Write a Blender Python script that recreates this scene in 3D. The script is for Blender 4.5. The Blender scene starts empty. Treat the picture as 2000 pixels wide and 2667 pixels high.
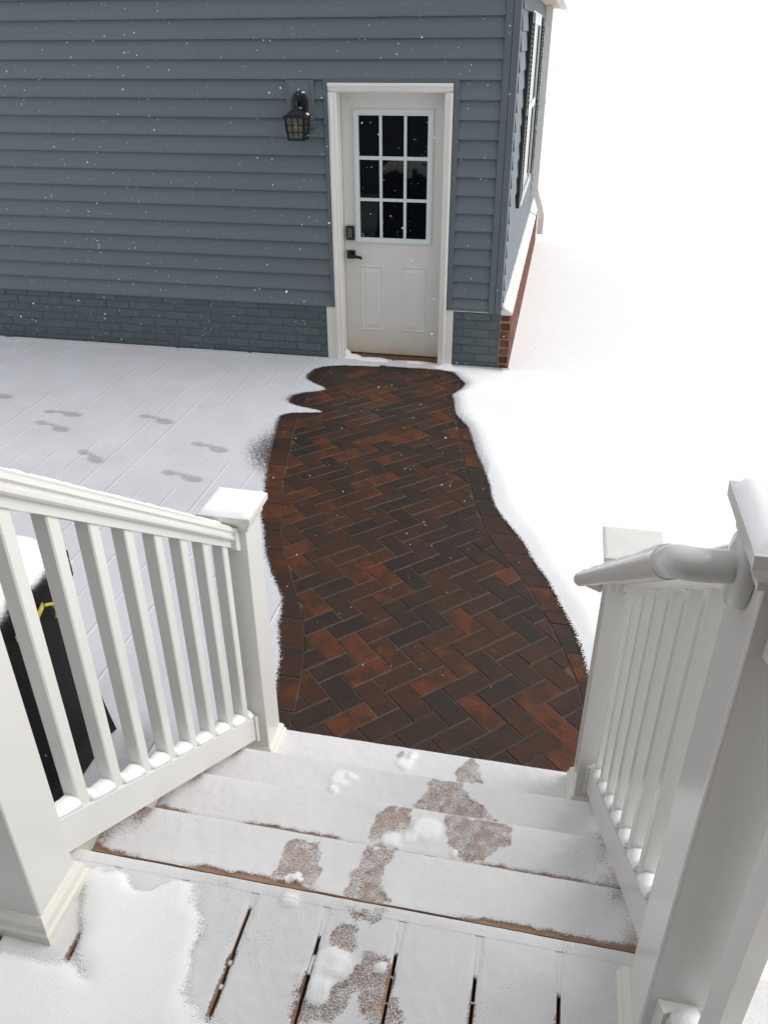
import bpy, bmesh, math, random
import numpy as np
from mathutils import Vector, Matrix
random.seed(7); rng = np.random.default_rng(7)
S = bpy.context.scene; COL = S.collection

# ------------------------------------------------------------------ camera
CAM = (1.741, -6.378, 2.350)
yaw, pitch, roll, FPX = -0.2081, 0.53059, -0.00627, 2102.9
cd = bpy.data.cameras.new('camera'); cam = bpy.data.objects.new('camera', cd); COL.objects.link(cam)
cy, sy, cp, sp = math.cos(yaw), math.sin(yaw), math.cos(pitch), math.sin(pitch)
fw = Vector((sy*cp, cy*cp, -sp)); r0 = Vector((cy, -sy, 0)); u0 = r0.cross(fw)
rt = math.cos(roll)*r0 + math.sin(roll)*u0; up = -math.sin(roll)*r0 + math.cos(roll)*u0
cam.matrix_world = Matrix(((rt.x, up.x, -fw.x, CAM[0]), (rt.y, up.y, -fw.y, CAM[1]), (rt.z, up.z, -fw.z, CAM[2]), (0, 0, 0, 1)))
cd.sensor_fit = 'HORIZONTAL'; cd.sensor_width = 36; cd.lens = FPX/2000*36
cd.clip_start = .05; cd.clip_end = 3000
S.camera = cam

# ------------------------------------------------------------------ overcast sky, soft sun from the right
SUN_EL, SUN_AZ = math.radians(40), math.radians(80)      # azimuth from +Y towards +X
w = bpy.data.worlds.new('World'); S.world = w; w.use_nodes = True
nt = w.node_tree; bg = nt.nodes['Background']
sky = nt.nodes.new('ShaderNodeTexSky'); sky.sky_type = 'NISHITA'; sky.sun_disc = False
sky.sun_elevation = SUN_EL; sky.sun_rotation = SUN_AZ; sky.dust_density = 4; sky.air_density = 1.0
hs = nt.nodes.new('ShaderNodeHueSaturation'); hs.inputs['Saturation'].default_value = .10
mx = nt.nodes.new('ShaderNodeMix'); mx.data_type = 'RGBA'; mx.inputs[0].default_value = .78
mx.inputs[7].default_value = (10.2, 10.35, 10.6, 1)         # even cloud layer
nt.links.new(sky.outputs[0], hs.inputs['Color']); nt.links.new(hs.outputs[0], mx.inputs[6])
nt.links.new(mx.outputs[2], bg.inputs['Color']); bg.inputs['Strength'].default_value = .064
sd = bpy.data.lights.new('sun', 'SUN'); sd.energy = 1.5; sd.angle = math.radians(48); sd.color = (1, .97, .93)
sun = bpy.data.objects.new('sun', sd); COL.objects.link(sun)
sdir = Vector((math.sin(SUN_AZ)*math.cos(SUN_EL), math.cos(SUN_AZ)*math.cos(SUN_EL), math.sin(SUN_EL)))
sun.rotation_euler = sdir.to_track_quat('Z', 'Y').to_euler(); sun.location = (20, 10, 25)
S.view_settings.view_transform = 'Standard'; S.view_settings.look = 'None'
S.view_settings.exposure = 0.50; S.view_settings.gamma = 1
S.cycles.max_bounces = 8; S.cycles.transparent_max_bounces = 16

# ------------------------------------------------------------------ materials
def mat(name, col, rough=.6, spec=.5, var=0, vscale=8, bump=0, bscale=200, rnd=0, metallic=0, stretch=None):
    m = bpy.data.materials.new(name); m.use_nodes = True; n = m.node_tree.nodes; l = m.node_tree.links
    b = n['Principled BSDF']; b.inputs['Roughness'].default_value = rough; b.inputs['Metallic'].default_value = metallic
    b.inputs['Specular IOR Level'].default_value = spec; b.inputs['Base Color'].default_value = (*col, 1)
    tc = n.new('ShaderNodeTexCoord'); co = tc.outputs['Object']
    if stretch:
        mp = n.new('ShaderNodeMapping'); mp.inputs['Scale'].default_value = stretch; l.new(co, mp.inputs[0]); co = mp.outputs[0]
    if var or rnd:
        h = n.new('ShaderNodeHueSaturation'); h.inputs['Color'].default_value = (*col, 1); l.new(h.outputs[0], b.inputs['Base Color'])
        nz = n.new('ShaderNodeTexNoise'); nz.inputs['Scale'].default_value = vscale; nz.inputs['Detail'].default_value = 5; l.new(co, nz.inputs[0])
        mr = n.new('ShaderNodeMapRange'); mr.inputs[1].default_value = .25; mr.inputs[2].default_value = .75
        mr.inputs[3].default_value = 1-var; mr.inputs[4].default_value = 1+var; l.new(nz.outputs[0], mr.inputs[0])
        out = mr.outputs[0]
        if rnd:
            oi = n.new('ShaderNodeObjectInfo'); m2 = n.new('ShaderNodeMapRange'); m2.inputs[3].default_value = 1-rnd; m2.inputs[4].default_value = 1+rnd
            l.new(oi.outputs['Random'], m2.inputs[0]); mu = n.new('ShaderNodeMath'); mu.operation = 'MULTIPLY'
            l.new(out, mu.inputs[0]); l.new(m2.outputs[0], mu.inputs[1]); out = mu.outputs[0]
        l.new(out, h.inputs['Value'])
    if bump:
        nb = n.new('ShaderNodeTexNoise'); nb.inputs['Scale'].default_value = bscale; nb.inputs['Detail'].default_value = 4; l.new(co, nb.inputs[0])
        bp = n.new('ShaderNodeBump'); bp.inputs['Strength'].default_value = bump; bp.inputs['Distance'].default_value = .004
        l.new(nb.outputs[0], bp.inputs['Height']); l.new(bp.outputs[0], b.inputs['Normal'])
    return m

M = {}
M['siding'] = mat('siding_vinyl', (.136, .168, .189), .55, .4, .05, 3, .25, 60, .03, stretch=(.15, 1, 6))
M['siding_side'] = M['siding']
M['trim'] = mat('siding_trim', (.116, .143, .163), .5, .4, .03, 4)
M['paint_brick'] = mat('painted_brick', (.094, .122, .134), .6, .4, .10, 30, .7, 120, .10)
M['red_brick'] = mat('red_brick', (.15, .060, .040), .8, .3, .3, 40, .8, 150, .35)
M['mortar'] = mat('mortar', (.36, .27, .19), .9, .2, .2, 30, .5, 200)
M['casing'] = mat('casing_paint', (.80, .785, .74), .45, .5, .03, 6)
M['lite'] = mat('lite_frame', (.70, .74, .74), .4, .5)
M['black'] = mat('black_metal', (.012, .012, .013), .38, .5, .1, 30)
M['keys'] = mat('keypad_marks', (.35, .36, .37), .5)
M['amber'] = mat('amber_glass', (.28, .12, .03), .15, .5)
M['lampglass'] = mat('seeded_glass', (.10, .11, .10), .12, .6, .3, 90)
M['vinyl'] = mat('white_vinyl', (.715, .712, .685), .24, .5, .015, 5)
M['creme'] = mat('creme_trim', (.77, .755, .69), .45, .5, .03, 8)
M['shutter'] = mat('shutter', (.018, .022, .025), .5)
M['alu'] = mat('downspout', (.74, .72, .68), .5)
M['soffit'] = mat('soffit', (.66, .56, .38), .6, .4, .05, 10)
M['board'] = mat('composite_board', (.36, .225, .145), .75, .3, .25, 14, .5, 260, .08, stretch=(1, 1, 1))
M['dark'] = mat('under_deck', (.10, .052, .024), .9)
M['joint'] = mat('joint_sand', (.092, .074, .060), .85, .3, .35, 9, .5, 400)
M['cover'] = mat('grill_cover', (.004, .004, .0045), .5, .22, .2, 20, .6, 18)
M['yellow'] = mat('yellow_strap', (.52, .47, .07), .7, .3, .25, 60, .5, 300)
M['patio'] = mat('patio_paver', (.085, .082, .082), .8, .3, .3, 25)
M['soil'] = mat('sill', (.16, .09, .05), .7, .3, .3, 30)
M['flake'] = mat('snowflake', (.93, .94, .96), .8, .2)
fn = M['flake'].node_tree; tl = fn.nodes.new('ShaderNodeBsdfTranslucent'); tl.inputs[0].default_value = (.93, .94, .96, 1); fmx = fn.nodes.new('ShaderNodeMixShader'); fmx.inputs[0].default_value = .5
fn.links.new(fn.nodes['Principled BSDF'].outputs[0], fmx.inputs[1]); fn.links.new(tl.outputs[0], fmx.inputs[2]); fn.links.new(fmx.outputs[0], fn.nodes['Material Output'].inputs['Surface'])
M['roof'] = mat('roof_shingle', (.06, .06, .065), .9, .2, .3, 30)

def snow_plain(name, col, bump=.5, scale=120):
    m = mat(name, col, .75, .25, .02, 12, bump, scale); return m
M['snow'] = snow_plain('snow', (.92, .925, .935), .35, 160)
M['snow_smooth'] = snow_plain('snow_smooth', (.90, .91, .92), .12, 220)

# door paint with splashed tan dirt low down
def door_mat():
    m = mat('door_paint', (.76, .748, .71), .42, .5); n = m.node_tree.nodes; l = m.node_tree.links; b = n['Principled BSDF']
    tc = n.new('ShaderNodeTexCoord'); sx = n.new('ShaderNodeSeparateXYZ'); l.new(tc.outputs['Object'], sx.inputs[0])
    nz = n.new('ShaderNodeTexNoise'); nz.inputs['Scale'].default_value = 9; nz.inputs['Detail'].default_value = 6; l.new(tc.outputs['Object'], nz.inputs[0])
    a = n.new('ShaderNodeMath'); a.operation = 'MULTIPLY_ADD'; a.inputs[1].default_value = .16; l.new(nz.outputs[0], a.inputs[0]); l.new(sx.outputs[2], a.inputs[2])
    mr = n.new('ShaderNodeMapRange'); mr.inputs[1].default_value = .08; mr.inputs[2].default_value = .36; mr.inputs[3].default_value = .75; mr.inputs[4].default_value = 0; l.new(a.outputs[0], mr.inputs[0])
    mxx = n.new('ShaderNodeMix'); mxx.data_type = 'RGBA'; mxx.inputs[6].default_value = (.76, .748, .71, 1); mxx.inputs[7].default_value = (.52, .42, .28, 1)
    l.new(mr.outputs[0], mxx.inputs[0]); l.new(mxx.outputs[2], b.inputs['Base Color']); return m
M['door'] = door_mat()

def glass_mat():
    m = bpy.data.materials.new('window_glass'); m.use_nodes = True; b = m.node_tree.nodes['Principled BSDF']
    b.inputs['Base Color'].default_value = (.004, .005, .006, 1); b.inputs['Roughness'].default_value = .015; b.inputs['IOR'].default_value = 1.42
    return m
M['glass'] = glass_mat()

def paver_mat():
    m = bpy.data.materials.new('clay_paver'); m.use_nodes = True; n = m.node_tree.nodes; l = m.node_tree.links; b = n['Principled BSDF']
    oi = n.new('ShaderNodeObjectInfo'); geo = n.new('ShaderNodeNewGeometry')
    cr = n.new('ShaderNodeValToRGB'); e = cr.color_ramp.elements
    e[0].position = 0; e[0].color = (.026, .0195, .0165, 1); e[1].position = 1; e[1].color = (.100, .032, .015, 1)
    for p_, c_ in ((.16, (.032, .0205, .0155, 1)), (.45, (.044, .0225, .0145, 1)), (.80, (.056, .0245, .0138, 1))):
        x = e.new(p_); x.color = c_
    ad = n.new('ShaderNodeVectorMath'); ad.operation = 'MULTIPLY_ADD'; ad.inputs[1].default_value = (37, 51, 13)
    cb = n.new('ShaderNodeCombineXYZ')
    for i in range(3): l.new(oi.outputs['Random'], cb.inputs[i])
    l.new(cb.outputs[0], ad.inputs[0]); l.new(geo.outputs['Position'], ad.inputs[2])
    n1 = n.new('ShaderNodeTexNoise'); n1.inputs['Scale'].default_value = 11; n1.inputs['Detail'].default_value = 3; l.new(ad.outputs[0], n1.inputs[0])
    mr = n.new('ShaderNodeMapRange'); mr.inputs[1].default_value = .3; mr.inputs[2].default_value = .7; mr.inputs[3].default_value = -.30; mr.inputs[4].default_value = .30; l.new(n1.outputs[0], mr.inputs[0])
    a = n.new('ShaderNodeMath'); l.new(oi.outputs['Random'], a.inputs[0]); l.new(mr.outputs[0], a.inputs[1]); l.new(a.outputs[0], cr.inputs[0])
    n2 = n.new('ShaderNodeTexNoise'); n2.inputs['Scale'].default_value = 140; n2.inputs['Detail'].default_value = 4; l.new(geo.outputs['Position'], n2.inputs[0])
    h = n.new('ShaderNodeHueSaturation'); l.new(cr.outputs[0], h.inputs['Color'])
    m2 = n.new('ShaderNodeMapRange'); m2.inputs[1].default_value = .3; m2.inputs[2].default_value = .7; m2.inputs[3].default_value = .65; m2.inputs[4].default_value = 1.35; l.new(n2.outputs[0], m2.inputs[0]); l.new(m2.outputs[0], h.inputs['Value'])
    l.new(h.outputs[0], b.inputs['Base Color'])
    n3 = n.new('ShaderNodeTexNoise'); n3.inputs['Scale'].default_value = 1.6; n3.inputs['Detail'].default_value = 3; l.new(geo.outputs['Position'], n3.inputs[0])
    m3 = n.new('ShaderNodeMapRange'); m3.inputs[1].default_value = .35; m3.inputs[2].default_value = .65; m3.inputs[3].default_value = .42; m3.inputs[4].default_value = .62; l.new(n3.outputs[0], m3.inputs[0]); l.new(m3.outputs[0], b.inputs['Roughness'])
    b.inputs['Specular IOR Level'].default_value = .28
    bp = n.new('ShaderNodeBump'); bp.inputs['Strength'].default_value = .35; bp.inputs['Distance'].default_value = .003; l.new(n2.outputs[0], bp.inputs['Height']); l.new(bp.outputs[0], b.inputs['Normal'])
    return m
M['paver'] = paver_mat()

# snow lying as a thin cover: attributes cover (how much of the ground it hides), fresh (deep clean snow), foot (pressed, wet)
def cover_mat(name, thin, fresh, foot, grain, joints=False, bump=.35, sharp=12):
    m = bpy.data.materials.new(name); m.use_nodes = True; n = m.node_tree.nodes; l = m.node_tree.links; b = n['Principled BSDF']
    out = n['Material Output']; b.inputs['Roughness'].default_value = .8; b.inputs['Specular IOR Level'].default_value = .2
    def at(nm):
        a = n.new('ShaderNodeAttribute'); a.attribute_name = nm; return a.outputs['Fac']
    tc = n.new('ShaderNodeTexCoord'); co = tc.outputs['Object']
    nz = n.new('ShaderNodeTexNoise'); nz.inputs['Scale'].default_value = grain; nz.inputs['Detail'].default_value = 3; nz.inputs['Roughness'].default_value = .65; l.new(co, nz.inputs[0])
    nl = n.new('ShaderNodeTexNoise'); nl.inputs['Scale'].default_value = 3; nl.inputs['Detail'].default_value = 5; l.new(co, nl.inputs[0])
    m1 = n.new('ShaderNodeMix'); m1.data_type = 'RGBA'; m1.inputs[6].default_value = (*thin, 1); m1.inputs[7].default_value = (*fresh, 1); l.new(at('fresh'), m1.inputs[0])
    m2 = n.new('ShaderNodeMix'); m2.data_type = 'RGBA'; m2.inputs[7].default_value = (*foot, 1); l.new(m1.outputs[2], m2.inputs[6])
    fr = n.new('ShaderNodeMapRange'); fr.inputs[1].default_value = .30; fr.inputs[2].default_value = .62; fr.inputs[3].default_value = .45; fr.inputs[4].default_value = 1.15; l.new(nz.outputs[0], fr.inputs[0])
    fm = n.new('ShaderNodeMath'); fm.operation = 'MULTIPLY'; fm.use_clamp = True; l.new(at('foot'), fm.inputs[0]); l.new(fr.outputs[0], fm.inputs[1]); l.new(fm.outputs[0], m2.inputs[0])
    hs_ = n.new('ShaderNodeHueSaturation'); l.new(m2.outputs[2], hs_.inputs['Color'])
    v = n.new('ShaderNodeMapRange'); v.inputs[1].default_value = .3; v.inputs[2].default_value = .7; v.inputs[3].default_value = .955; v.inputs[4].default_value = 1.045; l.new(nl.outputs[0], v.inputs[0])
    v2 = n.new('ShaderNodeMapRange'); v2.inputs[1].default_value = .3; v2.inputs[2].default_value = .7; v2.inputs[3].default_value = .94; v2.inputs[4].default_value = 1.06; l.new(nz.outputs[0], v2.inputs[0])
    vm = n.new('ShaderNodeMath'); vm.operation = 'MULTIPLY'; l.new(v.outputs[0], vm.inputs[0]); l.new(v2.outputs[0], vm.inputs[1]); l.new(vm.outputs[0], hs_.inputs['Value'])
    l.new(hs_.outputs[0], b.inputs['Base Color'])
    # granular alpha
    mr = n.new('ShaderNodeMapRange'); mr.inputs[1].default_value = 0; mr.inputs[2].default_value = 1; mr.inputs[3].default_value = .16; mr.inputs[4].default_value = .86; l.new(at('cover'), mr.inputs[0])
    sb = n.new('ShaderNodeMath'); sb.operation = 'SUBTRACT'; l.new(mr.outputs[0], sb.inputs[0]); l.new(nz.outputs[0], sb.inputs[1])
    ml = n.new('ShaderNodeMath'); ml.operation = 'MULTIPLY_ADD'; ml.inputs[1].default_value = 12; ml.inputs[2].default_value = .5; ml.use_clamp = True; ml.inputs[1].default_value = sharp; l.new(sb.outputs[0], ml.inputs[0])
    tr = n.new('ShaderNodeBsdfTransparent'); ms = n.new('ShaderNodeMixShader'); l.new(ml.outputs[0], ms.inputs[0]); l.new(tr.outputs[0], ms.inputs[1]); l.new(b.outputs[0], ms.inputs[2]); l.new(ms.outputs[0], out.inputs['Surface'])
    bp = n.new('ShaderNodeBump'); bp.inputs['Strength'].default_value = bump; bp.inputs['Distance'].default_value = .004; l.new(nz.outputs[0], bp.inputs['Height'])
    nrm = bp.outputs[0]
    if joints:     # the paving joints telegraph through the thin snow
        mp = n.new('ShaderNodeMapping'); mp.inputs['Rotation'].default_value = (0, 0, math.radians(90)); mp.inputs['Location'].default_value = (.1, -.015, 0); l.new(co, mp.inputs[0])
        wv = n.new('ShaderNodeTexNoise'); wv.inputs['Scale'].default_value = 1.3
        bt = n.new('ShaderNodeTexBrick'); bt.inputs['Scale'].default_value = 1; bt.inputs['Mortar Size'].default_value = .009; bt.inputs['Mortar Smooth'].default_value = .6
        bt.inputs['Brick Width'].default_value = 1.6; bt.inputs['Row Height'].default_value = .1975; bt.inputs['Color1'].default_value = (0, 0, 0, 1); bt.inputs['Color2'].default_value = (0, 0, 0, 1); bt.inputs['Mortar'].default_value = (1, 1, 1, 1)
        l.new(mp.outputs[0], bt.inputs[0]); l.new(co, wv.inputs[0])
        k = n.new('ShaderNodeMapRange'); k.inputs[1].default_value = .40; k.inputs[2].default_value = .60; l.new(wv.outputs[0], k.inputs[0])
        mk = n.new('ShaderNodeMath'); mk.operation = 'MULTIPLY'; inv_ = n.new('ShaderNodeMath'); inv_.operation = 'SUBTRACT'; inv_.inputs[0].default_value = 1; l.new(at('fresh'), inv_.inputs[1]); km = n.new('ShaderNodeMath'); km.operation = 'MULTIPLY'; l.new(k.outputs[0], km.inputs[0]); l.new(inv_.outputs[0], km.inputs[1])
        l.new(bt.outputs['Fac'], mk.inputs[0]); l.new(km.outputs[0], mk.inputs[1])
        b2 = n.new('ShaderNodeBump'); b2.inputs['Strength'].default_value = .9; b2.inputs['Distance'].default_value = .006; l.new(mk.outputs[0], b2.inputs['Height']); l.new(nrm, b2.inputs['Normal']); nrm = b2.outputs[0]
        mj = n.new('ShaderNodeMix'); mj.data_type = 'RGBA'; mj.inputs[7].default_value = (.80, .81, .84, 1); l.new(m1.outputs[2], mj.inputs[6])
        m5 = n.new('ShaderNodeMath'); m5.operation = 'MULTIPLY'; m5.inputs[1].default_value = .5; l.new(mk.outputs[0], m5.inputs[0]); l.new(m5.outputs[0], mj.inputs[0]); l.new(mj.outputs[2], m2.inputs[6])
    l.new(nrm, b.inputs['Normal'])
    return m
M['snow_ground'] = cover_mat('thin_snow_ground', (.585, .600, .640), (.94, .945, .955), (.36, .365, .37), 130, True)
M['snow_deck'] = cover_mat('thin_snow_deck', (.775, .768, .78), (.93, .935, .945), (.5, .45, .4), 430, bump=.4, sharp=6)

# ------------------------------------------------------------------ helpers
def props(o, label=None, category=None, group=None, kind=None):
    if label: o['label'] = label
    if category: o['category'] = category
    if group: o['group'] = group
    if kind: o['kind'] = kind
    return o
def empty(name, loc=(0, 0, 0), **k):
    o = bpy.data.objects.new(name, None); COL.objects.link(o); o.location = loc; o.empty_display_size = .1
    return props(o, **k)
def link(name, me, parent=None, loc=None, **k):
    o = bpy.data.objects.new(name, me); COL.objects.link(o)
    if parent: o.parent = parent
    if loc: o.location = loc
    return props(o, **k)
def done(name, bm, m, parent=None, smooth=False, **k):
    me = bpy.data.meshes.new(name); bmesh.ops.recalc_face_normals(bm, faces=bm.faces[:]); bm.to_mesh(me); bm.free()
    for x in (m if isinstance(m, (list, tuple)) else [m]): me.materials.append(M[x])
    if smooth: me.polygons.foreach_set('use_smooth', [True]*len(me.polygons))
    return link(name, me, parent, **k)
def box(bm, x0, x1, y0, y1, z0, z1, bev=0, seg=2):
    vs = [bm.verts.new((x, y, z)) for x in (x0, x1) for y in (y0, y1) for z in (z0, z1)]
    F = [(0, 1, 3, 2), (4, 6, 7, 5), (0, 4, 5, 1), (2, 3, 7, 6), (0, 2, 6, 4), (1, 5, 7, 3)]
    fs = [bm.faces.new([vs[i] for i in f]) for f in F]
    if bev:
        es = list({e for f in fs for e in f.edges})
        bmesh.ops.bevel(bm, geom=es, offset=bev, segments=seg, profile=.7, affect='EDGES')
    return vs
def bx(name, m, parent, *a, bev=0, **k):
    bm = bmesh.new(); box(bm, *a, bev=bev); return done(name, bm, m, parent, **k)
def loft(bm, rings, cap=True, closed=True):
    R = [[bm.verts.new(v) for v in r] for r in rings]
    n = len(R[0])
    for a, b in zip(R, R[1:]):
        for i in range(n if closed else n-1):
            bm.faces.new((a[i], a[(i+1) % n], b[(i+1) % n], b[i]))
    if cap and closed: bm.faces.new(R[0]); bm.faces.new(R[-1])
    return R
def tube(bm, pts, rad, n=12, caps=True):
    pts = [Vector(p) for p in pts]; rr = rad if isinstance(rad, (list, tuple)) else [rad]*len(pts)
    rings = []; prev = None
    for i, p in enumerate(pts):
        d = (pts[min(i+1, len(pts)-1)]-pts[max(i-1, 0)]).normalized()
        if prev is None:
            a = d.orthogonal().normalized()
        else:
            a = (prev - d*prev.dot(d)).normalized()
        prev = a; b = d.cross(a)
        rings.append([p + (a*math.cos(t)+b*math.sin(t))*rr[i] for t in [2*math.pi*k/n for k in range(n)]])
    loft(bm, rings, caps)
def lump(bm, c, r, seed=0, flat=True, sub=2):
    g = bmesh.ops.create_icosphere(bm, subdivisions=sub, radius=1)
    rd = random.Random(seed); ph = [rd.uniform(0, 6) for _ in range(6)]
    for v in g['verts']:
        q = v.co; k = 1+.13*math.sin(3*q.x+ph[0])+.12*math.sin(4*q.y+ph[1])+.10*math.sin(5*q.z+ph[2]+2*q.x)
        v.co = Vector((c[0]+q.x*r[0]*k, c[1]+q.y*r[1]*k, c[2]+(max(q.z, -.15) if flat else q.z)*r[2]*k))

# ------------------------------------------------------------------ ground far and near
rad = [0, 8, 16, 24, 32, 45, 60, 80, 110, 150, 220, 400, 1200]; bm = bmesh.new()
def gz_(r, t): q = min(max((r-28)/120, 0), 1); return -.03+(q*q*(3-2*q))*13*(1+.25*math.sin(2*t+1)+.12*math.sin(5*t))  # invented far rise, covers the greyer sky with white snow
loft(bm, [[((r+.001)*math.cos(t), (r+.001)*math.sin(t), gz_(r, t)) for t in [2*math.pi*i/72 for i in range(72)]] for r in rad], cap=False)
done('ground', bm, 'snow', smooth=True, kind='structure')
bm = bmesh.new(); vs = [bm.verts.new(v) for v in ((-5.2, -8, -.006), (.9, -8, -.006), (.9, .0, -.006), (-5.2, .0, -.006))]; bm.faces.new(vs)
patio = done('patio', bm, 'patio', kind='structure')
# rows of paving under the patio's thin snow
def lin(tab, y):
    return float(np.interp(-y, [-a for a, _ in tab], [b for _, b in tab]))
IL = [(.0, .0), (-.9, -.01), (-1.25, .026), (-2.197, .224), (-2.839, .418), (-3.015, .503), (-3.471, .734), (-3.71, .815), (-4.042, .88), (-4.6, .93)]
OL = [(.0, -.12), (-.9, -.125), (-1.273, -.097), (-1.683, -.012), (-2.215, .118), (-2.578, .215), (-3.031, .400), (-3.374, .590), (-3.756, .712), (-3.972, .768), (-4.6, .82)]
IR = [(.0, 1.06), (-.6, 1.10), (-1.13, 1.165), (-1.72, 1.29), (-2.072, 1.367), (-2.619, 1.524), (-3.013, 1.752), (-3.301, 1.874), (-3.558, 1.965), (-3.787, 2.029), (-4.6, 2.10)]
ORr = [(.0, 1.17), (-.6, 1.21), (-1.13, 1.275), (-1.72, 1.40), (-2.2, 1.525), (-2.619, 1.705), (-2.96, 1.85), (-3.28, 1.985), (-3.558, 2.075), (-3.787, 2.14), (-4.6, 2.21)]

def paver_mesh(poly, name='paver', top=0, ch=.003, deep=.035):
    bm = bmesh.new(); c = Vector((sum(p[0] for p in poly)/len(poly), sum(p[1] for p in poly)/len(poly), 0))
    n = len(poly)
    def ins(d):
        out = []
        for i in range(n):
            p0, p1, p2 = Vector(poly[i-1]), Vector(poly[i]), Vector(poly[(i+1) % n])
            a = (p1-p0).normalized(); b = (p2-p1).normalized()
            na = Vector((-a.y, a.x)); nb = Vector((-b.y, b.x)); k = max(.35, 1+na.dot(nb))
            out.append(p1+(na+nb)*d/k)
        return out
    rings = [[(p.x, p.y, top-deep) for p in ins(0)], [(p.x, p.y, top-ch) for p in ins(0)], [(p.x, p.y, top) for p in ins(ch)]]
    loft(bm, rings)
    me = bpy.data.meshes.new(name); bmesh.ops.recalc_face_normals(bm, faces=bm.faces[:]); bm.to_mesh(me); bm.free(); me.materials.append(M['paver']); return me
def clip(poly, p, nrm):
    out = []
    for i in range(len(poly)):
        a, b = Vector(poly[i]), Vector(poly[(i+1) % len(poly)]); da, db = (a-p).dot(nrm), (b-p).dot(nrm)
        if da >= 0: out.append(a)
        if da*db < 0: out.append(a+(b-a)*(da/(da-db)))
    return out
def area(poly):
    return .5*sum(poly[i][0]*poly[(i+1) % len(poly)][1]-poly[(i+1) % len(poly)][0]*poly[i][1] for i in range(len(poly)))
bm = bmesh.new(); ys = np.linspace(0, -4.6, 47)
loft(bm, [[(lin(OL, y)-.03, y, -.0038), (lin(ORr, y)+.03, y, -.0038)] for y in ys], closed=False)
walk = done('walkway', bm, 'joint', kind='structure')
WW = .1025; gap = .0042; U = Vector((math.cos(math.pi/4), math.sin(math.pi/4))); V = Vector((-U.y, U.x)); O = Vector((1.5135, -4.2025))
hw, hl = WW/2-gap/2, WW-gap/2
full = paver_mesh([(-hl, -hw), (hl, -hw), (hl, hw), (-hl, hw)])
for i in range(-60, 60):
    for j in range(-40, 40):
        for kind in (0, 1):
            u, v = i+2*j, -i+2*j
            cu, cv = ((u+1), (v+.5)) if kind == 0 else ((u+2.5), (v+1))
            c = O+U*(cu*WW)+V*(cv*WW)
            if not (-4.55 < c.y < .02): continue
            if not (lin(IL, c.y)-.15 < c.x < lin(IR, c.y)+.15): continue
            ax, ay = (U, V) if kind == 0 else (V, -U)
            poly = [c+ax*sx*hl+ay*sz*hw for sx, sz in ((-1, -1), (1, -1), (1, 1), (-1, 1))]
            p2 = poly
            for tab, sg in ((IL, 1), (IR, -1)):
                x0, x1 = lin(tab, c.y-.1), lin(tab, c.y+.1)
                t = Vector((x1-x0, .2)).normalized(); nrm = Vector((t.y, -t.x))*sg
                p2 = clip(p2, Vector(((x0+x1)/2+.002*sg, c.y)), nrm)
                if len(p2) < 3: break
            if len(p2) < 3: continue
            p2 = clip(p2, Vector((0, -.012)), Vector((0, -1)))
            if len(p2) < 3 or abs(area(p2)) < .0012: continue
            z = random.uniform(-.0015, .001)
            if abs(area(p2)) > .97*abs(area(poly)):
                o = link('paver', full, walk, (c.x, c.y, z)); o.rotation_euler = (random.uniform(-.004, .004), random.uniform(-.006, .006), math.atan2(ax.y, ax.x)+random.uniform(-.006, .006))
            else:
                q = [p_-c for p_ in p2]
                # drop near-duplicate corners
                q = [a for k_, a in enumerate(q) if (a-q[k_-1]).length > .004]
                if len(q) >= 3: link('paver', paver_mesh(q), walk, (c.x, c.y, z))
for inn, outr, sg in ((IL, OL, -1), (IR, ORr, 1)):
    y = -.01
    while y > -4.5:
        L = .2*random.choice([1, 1, 1, 1, .5]); y2 = y
        while math.hypot(lin(outr, y2)-lin(outr, y), y2-y) < L: y2 -= .005
        g = .0025
        a = [Vector((lin(inn, y-g)+sg*g, y-g)), Vector((lin(outr, y-g), y-g)), Vector((lin(outr, y2+g), y2+g)), Vector((lin(inn, y2+g)+sg*g, y2+g))]
        if area(a) < 0: a = a[::-1]
        c = sum(a, Vector((0, 0)))/4
        link('paver', paver_mesh([p_-c for p_ in a]), walk, (c.x, c.y, random.uniform(-.001, .0015))); y = y2

# ------------------------------------------------------------------ snow on patio, dooryard and yard (one sheet)
SL = [(-.14, .4), (-.17, .10), (-.22, -.04), (-.30, -.12), (-.42, -.145), (-.52, -.12), (-.60, -.03), (-.66, .06), (-.71, .11), (-.76, .06), (-.82, -.06), (-.88, -.11), (-.96, -.12), (-1.02, -.09), (-1.07, .0), (-1.11, .14), (-1.14, .20), (-1.17, .12), (-1.20, -.02), (-1.25, -.08), (-1.3, -.09), (-1.683, -.012), (-2.215, .125), (-2.578, .225), (-3.031, .41), (-3.374, .598), (-3.756, .716), (-3.972, .766), (-4.6, .85), (-8.1, .85)]
SR = [(-.10, .8), (-.16, 1.02), (-.39, 1.13), (-.5, 1.12), (-.63, 1.07), (-.86, 1.11), (-1.0, 1.14), (-1.21, 1.256), (-1.70, 1.387), (-2.276, 1.536), (-2.62, 1.70), (-2.96, 1.845), (-3.28, 1.965), (-3.49, 2.02), (-3.71, 2.06), (-4.6, 2.14), (-8.1, 2.2)]
def smooth(a): a = np.clip(a, 0, 1); return a*a*(3-2*a)
def vnoise(x, y, sc, seed):
    xs, yv = x*sc, y*sc; xi, yi = np.floor(xs).astype(int), np.floor(yv).astype(int); fx, fy = smooth(xs-xi), smooth(yv-yi)
    h = lambda a, b: (np.sin(a*127.1+b*311.7+seed*74.7)*43758.5453) % 1
    return (h(xi, yi)*(1-fx)+h(xi+1, yi)*fx)*(1-fy)+(h(xi, yi+1)*(1-fx)+h(xi+1, yi+1)*fx)*fy
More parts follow.
